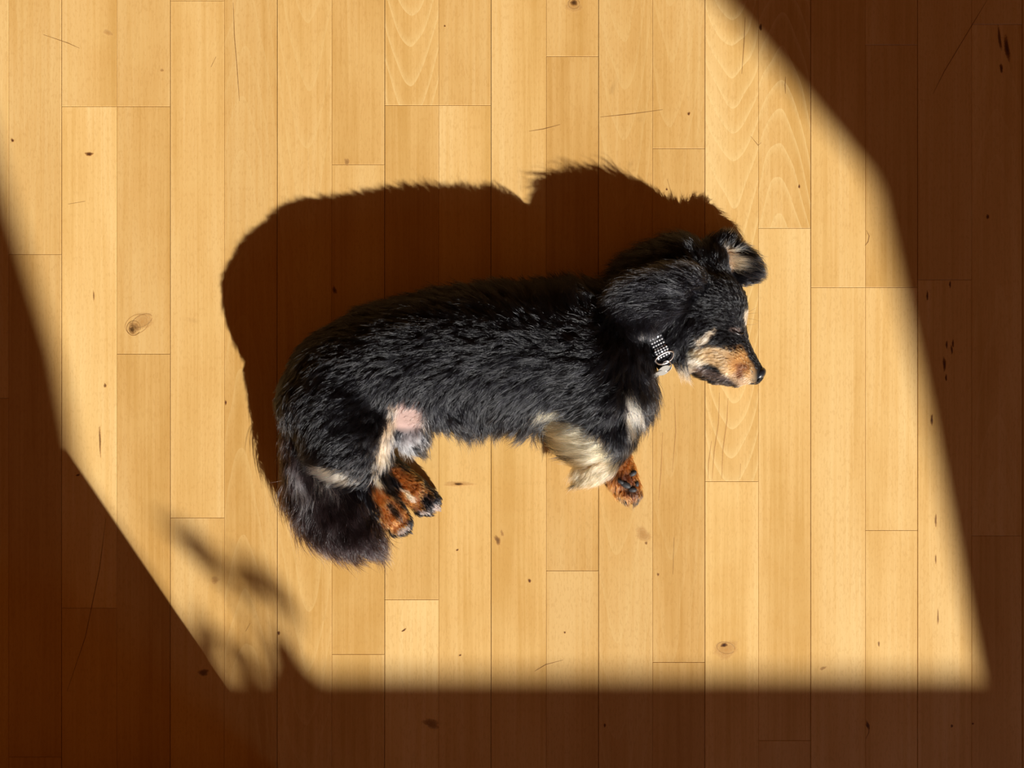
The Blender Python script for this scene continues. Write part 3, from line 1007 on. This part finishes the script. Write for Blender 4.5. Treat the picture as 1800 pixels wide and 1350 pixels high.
def make_fur(ng, nchild, lscale, lfscale, c0, c1, crad, loft, djit, dens=None):
    root = tri_sample(ng, dens or density)
    grp = label(root)
    px = to_px(root)
    fl = flow_at(px, grp)
    L = fl[:, 2] / 1000 * rng.uniform(0.72, 1.2, ng) * lscale
    lift = fl[:, 3] * rng.uniform(0.1, 2.0, ng) * lfscale
    long_ = np.clip((L - 0.014) / 0.016, 0, 1)
    wav = 0.10 + 0.34 * long_ * rng.random(ng) + np.where(grp == 2, 0.25, 0.0)
    jit = (vnoise(root + 3.1, 70.0) - 0.5) * 2.2 * djit + rng.normal(0, djit * 0.45, ng)
    jit *= np.array([1, .6, .5, .6, 1, .7, .7, .7, .7])[grp]
    G = march(root, L, lift, wav, grp, jit, loft * rng.uniform(0.2, 1.3, ng) * np.clip(L / 0.02, 0.05, 1.5) * np.where((grp == 2) | (grp == 3), 0.3, 1.0))
    # children around every guide
    R = np.repeat(G, nchild, 0)
    N = len(R)
    g2 = np.repeat(grp, nchild)
    Lr = np.repeat(L, nchild)
    nr = np.repeat(grad(root), nchild, 0)
    a = np.cross(nr, np.array([0.31, 0.52, 0.79])); a /= np.linalg.norm(a, axis=1, keepdims=True)
    b = np.cross(nr, a)
    cr = np.repeat(np.where(DENS[grp] > 2, 0.55, 1.0) * crad * np.clip(L / 0.016, 0.4, 1) * np.where(grp == 2, 1.35, 1.0), nchild) * np.sqrt(rng.random(N))
    th = rng.random(N) * 6.283
    off = a * (cr * np.cos(th))[:, None] + b * (cr * np.sin(th))[:, None]
    r2 = R[:, 0] + off
    for _ in range(2):
        r2 = r2 - grad(r2) * np.clip(samp(field, r2), -0.003, 0.003)[:, None]
    off = r2 - R[:, 0]
    t = np.linspace(0, 1, NP)
    clump = np.repeat(rng.uniform(c0, c1, ng), nchild)[:, None] * t[None, :] ** 0.9
    rel = R - R[:, :1]
    ls = rng.uniform(0.62, 1.08, N)[:, None, None]
    jit = rng.normal(0, 1, (N, 3)) * (Lr * 0.075)[:, None]
    Pn = R[:, :1] + rel * ls + off[:, None, :] * (1 - clump)[..., None] + jit[:, None, :] * (t ** 1.6)[None, :, None]
    # keep clear of the skin and the boards
    flat = Pn[:, 1:].reshape(-1, 3)
    s = samp(field, flat)
    need = np.clip(0.0005 - s, 0, 0.01)
    bad = need > 0
    flat[bad] += grad(flat[bad]) * need[bad][:, None]
    Pn[:, 1:] = flat.reshape(N, NP - 1, 3)
    Pn[:, :, 2] = np.maximum(Pn[:, :, 2], 0.0005)
    # off the collar
    rel = Pn - CC
    inb = (np.abs(rel @ cn) < CW + 0.0006) & (np.abs(rel @ cu) < 0.075) & ((rel @ cu) > -0.02)
    cov = inb.any(1) & (g2 == 0)
    keep = ~(cov & inb[:, 0])
    first = np.argmax(inb, 1)
    f = np.where(cov, np.clip((first - 0.6) / (NP - 1), 0.12, 1), 1.0)
    # ear hair ends at the rim of its flap, apart from loose tips
    for gi, gn, slack in ((2, 'ear', 0.006), (3, 'ear2', 0.006)):
        m = g2 == gi
        e = np.full(Pn[m].shape[:2], 9.0)
        for nm, _, tp in TUBES:
            if nm == gn:
                Q = np.array([(*W(a_, b_, c_ / 1000)[:2], d_ / 1000) for (a_, b_, c_, d_, _h) in tp])
                for A_, B_ in zip(Q[:-1], Q[1:]):
                    ab = B_[:2] - A_[:2]
                    u = np.clip(((Pn[m][..., :2] - A_[:2]) @ ab) / (ab @ ab), 0, 1)
                    dd = np.linalg.norm(Pn[m][..., :2] - A_[:2] - u[..., None] * ab, axis=2) - (A_[2] + u * (B_[2] - A_[2]))
                    e = np.minimum(e, dd)
        out_ = e > (slack * rng.uniform(0.1, 1.6, len(e)))[:, None]
        out_[:, :2] = False
        fi = np.where(out_.any(1), np.argmax(out_, 1), NP - 1)
        f[m] = np.minimum(f[m], np.clip(fi / (NP - 1), 0.15, 1))
    tt = t[None, :] * f[:, None] * (NP - 1)
    i0 = np.clip(tt.astype(int), 0, NP - 2); fr = (tt - i0)[..., None]
    ar = np.arange(N)[:, None]
    Pn = Pn[ar, i0] * (1 - fr) + Pn[ar, i0 + 1] * fr
    Pn, g2, Lr = Pn[keep], g2[keep], Lr[keep]
    lock = np.repeat(rng.random(ng), nchild)[keep]
    col = colour_at(Pn[:, 0], to_px(Pn[:, 0]), g2, 0.5 + (0.5 * lock + 0.5 * rng.random(len(Pn)) - 0.5) * np.where(g2 == 1, 0.35, 0.9))
    mul = np.repeat(rng.uniform(0.6, 1.5, ng), nchild)[keep]
    col = col * np.where(g2 == 1, mul ** 0.35, mul)[:, None]
    return Pn, g2, Lr, col


def hair_object(name, P, col, r0, parent, mat):
    n, m, _ = P.shape
    hc = bpy.data.hair_curves.new(name)
    hc.add_curves([m] * n)
    hc.attributes['position'].data.foreach_set('vector', (P - base).astype(np.float32).ravel())
    t = np.linspace(0, 1, m)
    prof = (1 - 0.85 * t ** 2.2)
    rad = (np.broadcast_to(np.asarray(r0), (n,))[:, None] * prof[None, :]).astype(np.float32)
    at = hc.attributes.get('radius') or hc.attributes.new('radius', 'FLOAT', 'POINT')
    at.data.foreach_set('value', rad.ravel())
    c = hc.attributes.new('fur_colour', 'FLOAT_COLOR', 'CURVE')
    c.data.foreach_set('color', np.concatenate([col, np.ones((n, 1))], 1).astype(np.float32).ravel())
    hc.materials.append(mat)
    o = link(name, hc, parent)
    return o


layers = [make_fur(9000, 8, 0.6, 0.8, 0.1, 0.5, 0.0045, 0.001, 0.2),       # under coat
          make_fur(10500, 13, 1.15, 1.2, 0.75, 0.98, 0.0042, 0.0045, 0.36),  # guard hair in locks
          make_fur(2600, 6, 1.4, 1.1, 0.85, 0.98, 0.0016, 0.0055, 0.25, long_density)]  # long glossy strands
RAD = np.concatenate([np.full(len(l[0]), r) for l, r in zip(layers, (0.00016, 0.00017, 0.00024))])
P, g2, Lr, col = [np.concatenate([l[i] for l in layers]) for i in range(4)]
col = col * rng.uniform(0.75, 1.2, len(col))[:, None]
fur = tag(hair_object('fur', P, col, np.where(DENS[g2] > 2, 0.00013, RAD * np.clip(Lr / 0.013, 0.5, 1)), dog, FUR), kind='stuff')

# ------------------------------------------------------------------ nose, eye, pads, claws
NOSE = plain('nose_leather', (0.012, 0.013, 0.018), 0.32, noise=0.4, scale=900.0, spec=0.6)
HOLE = plain('nostril', (0.002, 0.002, 0.002), 0.8, spec=0.1)
PAD = plain('paw_pad', (0.022, 0.021, 0.024), 0.62, noise=0.4, scale=700.0)
CLAW = plain('claw_horn', (0.20, 0.16, 0.14), 0.35, noise=0.3, scale=500.0)
LID = plain('eyelid_skin', (0.015, 0.011, 0.011), 0.35, noise=0.3, scale=500.0)


def blob(name, c, radii, rot, mat, parent, shape=None, nu=24, nv=16):
    V, F = [], []
    for j in range(nv + 1):
        ph = math.pi * j / nv
        for i in range(nu):
            th = 2 * math.pi * i / nu
            p = np.array([math.sin(ph) * math.cos(th), math.sin(ph) * math.sin(th), math.cos(ph)])
            if shape is not None:
                p = shape(p)
            V.append(p * np.array(radii))
    for j in range(nv):
        for i in range(nu):
            i2 = (i + 1) % nu
            F.append((j * nu + i, (j + 1) * nu + i, (j + 1) * nu + i2, j * nu + i2))
    R = np.array(Matrix.Rotation(rot[2], 3, 'Z') @ Matrix.Rotation(rot[1], 3, 'Y') @ Matrix.Rotation(rot[0], 3, 'X'))
    V = np.array(V) @ R.T + np.asarray(c) - base
    return mesh_obj(name, V, F, mat, parent, True)


def nose_shape(p):
    q = p.copy()
    # flat front, a groove down the middle and a comma-shaped nostril on either side
    if q[0] > 0.35:
        q[0] = 0.35 + (q[0] - 0.35) * 0.75
    q[1] *= 1.0 - 0.18 * max(0.0, -q[0])
    for s in (-1, 1):
        d = ((p[2] - 0.52 * s) / 0.26) ** 2 + ((p[1] + 0.30) / 0.30) ** 2
        if p[0] > 0:
            q[0] -= 0.30 * math.exp(-d * 1.6)
    return q


ang = math.radians(-42)
nose = blob('nose', W(1333, 658, 0.040), (0.0085, 0.0105, 0.0110), (0, 0, ang), NOSE, dog, nose_shape, 36, 28)
blob('nostril', W(1333.5, 666, 0.0475), (0.0013, 0.0036, 0.0020), (0.3, 0, math.radians(-20)), HOLE, nose)


def on_skin(px, py, lift=0.0):
    """point of the body surface seen at this photo pixel"""
    z = np.linspace(0.13, 0.002, 260)
    pts = np.array([W(px, py, q) for q in z])
    v = samp(field, pts)
    k = np.argmax(v < 0)
    p = pts[k]
    return p + grad(p[None])[0] * lift


lid = [on_skin(*q, 0.0012) for q in ((1286, 580), (1291, 584), (1297, 587), (1302, 588), (1306, 586))]
V_, F_ = tube_data(np.array(lid) - base, [0.0004, 0.0014, 0.0018, 0.0014, 0.0005], 8)
mesh_obj('eyelid', V_, F_, LID, dog, True)

for (px, py, a, b, r) in ((1111, 832, 6.5, 4.5, .5), (1099, 851, 9, 5, -.5), (1111, 860, 7, 4.5, -.2), (1091, 846, 6, 3.5, -.6), (1118, 850, 3.5, 5, .2)):
    c = on_skin(px, py, 0.0012)
    blob('paw_pad', c, (a * S * 1.15, b * S * 1.15, 0.0032), (0, 0, r), PAD, dog, nu=16, nv=10)
for (px, py, z, dx, dy) in ((1124, 876, .010, .35, 1), (1115, 884, .010, .2, 1), (1103, 884, .009, .1, 1),
                            (774, 884, .009, .9, .5), (772, 897, .009, .8, .6), (757, 904, .009, .6, .8), (741, 905, .008, .4, .9),
                            (717, 925, .031, .8, .6), (709, 937, .031, .6, .8), (697, 940, .029, .4, .9),
                            (1024, 848, .030, -.5, .9), (1036, 850, .032, -.2, 1)):
    d = np.array([dx, -dy, 0]); d /= np.linalg.norm(d)
    c = W(px, py, z) - base
    pth = [c - d * 0.006, c - d * 0.003 + [0, 0, .0006], c + d * 0.0005, c + d * 0.003 - [0, 0, .002]]
    mesh_obj('claw', *tube_data(pth, [0.0017, 0.0016, 0.0012, 0.0003], 8), CLAW, dog, True)

# whiskers and brow hairs
wh = []
for (px, py, dx, dy, L) in ((1298, 662, -.2, 1, 16), (1303, 657, .2, 1, 14), (1292, 655, -.5, 1, 18), (1308, 650, -.3, .8, 14), (1296, 668, .1, 1, 12),
                            (1314, 552, 1, -.2, 12), (1315, 560, 1, .1, 14), (1313, 570, 1, .3, 12), (1316, 548, 1, -.5, 11), (1303, 588, .1, 1, 8),
                            (1302, 585, .3, 1, 8), (1306, 583, .5, .9, 7), (1280, 410, .9, -.8, 24), (1285, 416, 1, -.4, 14), (1284, 412, .7, -.9, 12),
                            (1318, 448, 1, -.2, 14), (1328, 456, 1, -.3, 16), (1334, 462, .9, .2, 12), (1130, 735, 1, .15, 16), (1132, 738, 1, .4, 18),
                            (1128, 742, .9, .6, 14), (1135, 732, 1, -.1, 12), (1150, 690, .4, 1, 20), (495, 845, -1, .2, 14)):
    p0 = on_skin(px, py, 0.0) if py > 380 else W(px, py, .03)
    d = np.array([dx, -dy, 0.25]); d /= np.linalg.norm(d)
    bend = np.array([-d[1], d[0], -0.5]) * rng.uniform(-.25, .45)
    t = np.linspace(0, 1, NP)[:, None]
    wh.append(p0 + d * t * L / 1000 + bend * (t ** 2) * L / 1000)
wh = np.array(wh)
wh[:, :, 2] = np.maximum(wh[:, :, 2], 0.0006)
wc = np.tile(np.array([[0.02, 0.015, 0.012]]), (len(wh), 1))
wc[9:12] = (0.7, 0.68, 0.66)
tag(hair_object('whiskers', wh, wc, 0.00013, dog, FUR), kind='stuff')

# ------------------------------------------------------------------ collar
LEATHER = plain('black_collar_leather', (0.010, 0.010, 0.012), 0.95, noise=0.3, scale=300.0, spec=0.05)
CHROME = plain('chrome', (0.86, 0.86, 0.88), 0.16, 1.0, noise=0.03)
GEM = plain('rhinestone_silver', (0.80, 0.81, 0.85), 0.15, 0.35, noise=0.05, scale=900.0)
TAGM = plain('silver_tag', (0.25, 0.24, 0.22), 0.5, 0.4, noise=0.05)
collar = link('dog_collar', None)
collar.location = tuple(base)
tag(collar, 'black collar set with rows of silver rhinestones around the dog\'s neck', 'collar')
n = 72
V, F = [], []
for i in range(n):
    th = 2 * math.pi * i / n
    for (o_, s_) in ((0.0, -CW), (0.0023, -CW), (0.0023, CW), (0.0, CW)):
        p = collar_pt(th, o_, s_)
        p[2] = max(p[2], 0.0008 + o_ * 0.2)
        V.append(p - base)
for i in range(n):
    for k in range(4):
        j = (i + 1) % n
        F.append((i * 4 + k, i * 4 + (k + 1) % 4, j * 4 + (k + 1) % 4, j * 4 + k))
strap = mesh_obj('strap', V, F, LEATHER, collar)
# rhinestones: five faceted stones to a row
SV = np.array([(1, 0, 0), (.5, .87, 0), (-.5, .87, 0), (-1, 0, 0), (-.5, -.87, 0), (.5, -.87, 0),
               (.55, 0, .6), (.27, .48, .6), (-.27, .48, .6), (-.55, 0, .6), (-.27, -.48, .6), (.27, -.48, .6)])
SF = [(k, (k + 1) % 6, 6 + (k + 1) % 6, 6 + k) for k in range(6)] + [tuple(range(6, 12))]


def stones(th0, th1, rows, cols, off, rad, name, parent, hw):
    V, F = [], []
    for i in range(rows):
        th = th0 + (th1 - th0) * i / (rows - 1)
        for j in range(cols):
            sd = -hw + 2 * hw * (j + 0.5) / cols
            p = collar_pt(th, off, sd)
            e1 = collar_pt(th + 0.01, off, sd) - collar_pt(th - 0.01, off, sd); e1 /= np.linalg.norm(e1)
            nn = np.cross(cn, e1)
            if nn @ (p - CC) < 0: nn = -nn
            tilt = rng.normal(0, 0.22, 2)
            nn = nn + e1 * tilt[0] + cn * tilt[1]; nn /= np.linalg.norm(nn)
            a1 = np.cross(nn, cn); a1 /= np.linalg.norm(a1)
            a2 = np.cross(nn, a1)
            m = len(V)
            for q in SV:
                V.append(p + rad * (a1 * q[0] + a2 * q[1] + nn * q[2]) - base)
            F.extend(tuple(k + m for k in f) for f in SF)
    return tag(mesh_obj(name, V, F, GEM, parent), kind='stuff')


tE = math.acos(min(1, (np.linalg.norm((W(1161, 622, .070) - CC)[:2])) / CA))
stones(math.radians(112), tE + 0.20, 13, 5, 0.0026, 0.00135, 'rhinestones', strap, CW * 0.92)
# end loop that carries the ring
V, F = [], []
nn_ = 8
for i in range(nn_):
    th = tE + 0.02 + 0.22 * (i / (nn_ - 1) - 0.25)
    for (o_, s_) in ((0.0022, -CW * 1.12), (0.0052, -CW * 1.05), (0.0052, CW * 1.05), (0.0022, CW * 1.12)):
        V.append(collar_pt(th, o_, s_) - base)
for i in range(nn_ - 1):
    for k in range(4):
        F.append((i * 4 + k, i * 4 + (k + 1) % 4, (i + 1) * 4 + (k + 1) % 4, (i + 1) * 4 + k))
F += [(3, 2, 1, 0), tuple((nn_ - 1) * 4 + k for k in range(4))]
keeper = mesh_obj('keeper', V, F, LEATHER, collar)
stones(tE + 0.0, tE + 0.19, 4, 5, 0.0055, 0.0014, 'rhinestones', keeper, CW * 1.0)
# D ring
e1 = collar_pt(tE - 0.25, 0.004) - collar_pt(tE, 0.004)
e1 /= np.linalg.norm(e1)
c0 = collar_pt(tE - 0.0, 0.0062)
pth = []
rw, rl = CW * 1.32, 0.0115
for k in range(40):
    a = 2 * math.pi * k / 40
    u, v = math.cos(a), math.sin(a)
    v2 = v * rl if v > 0 else v * rl * 0.45
    pth.append(c0 + cn * u * rw + e1 * v2 - base)
mesh_obj('d_ring', *tube_data(pth, 0.0012, 10, True), CHROME, collar, True)
# split ring and two tags
rc = c0 + e1 * (rl + 0.0052) + np.array([0, 0, 0.001])
pth = [rc + cn * (-0.0012 + 0.0056 * math.cos(2 * math.pi * k / 32)) + e1 * 0.0085 * math.sin(2 * math.pi * k / 32)
       + np.array([0, 0, 0.0016 * math.cos(2 * math.pi * k / 32)]) - base for k in range(32)]
mesh_obj('split_ring', *tube_data(pth, 0.0008, 8, True), CHROME, collar, True)


def disc(name, c, ra, rb, e_a, e_b, th_):
    e_a = e_a / np.linalg.norm(e_a); e_b = e_b / np.linalg.norm(e_b)
    nn = np.cross(e_a, e_b); nn /= np.linalg.norm(nn)
    V, F = [], []
    m = 28
    for (f_, h_) in ((0.0, th_), (0.86, th_), (1.0, th_ * 0.5), (1.0, -th_ * 0.5), (0.0, -th_)):
        for k in range(m):
            a = 2 * math.pi * k / m
            V.append(c + e_a * ra * f_ * math.cos(a) + e_b * rb * f_ * math.sin(a) + nn * h_ - base)
    for i in range(4):
        for k in range(m):
            F.append((i * m + k, i * m + (k + 1) % m, (i + 1) * m + (k + 1) % m, (i + 1) * m + k))
    return mesh_obj(name, V, F, TAGM, collar)


tdir = W(1172, 650, .0) - W(1150, 662, .0)
zt = float(rc[2]) - 0.006
disc('name_tag', W(1154, 659, zt), 0.0105, 0.0085, tdir, np.array([0.15, -0.30, -0.95]), 0.0006)
disc('name_tag', W(1167, 651, zt + 0.003), 0.0085, 0.0080, tdir, np.array([0.3, -0.55, -0.8]), 0.0006)
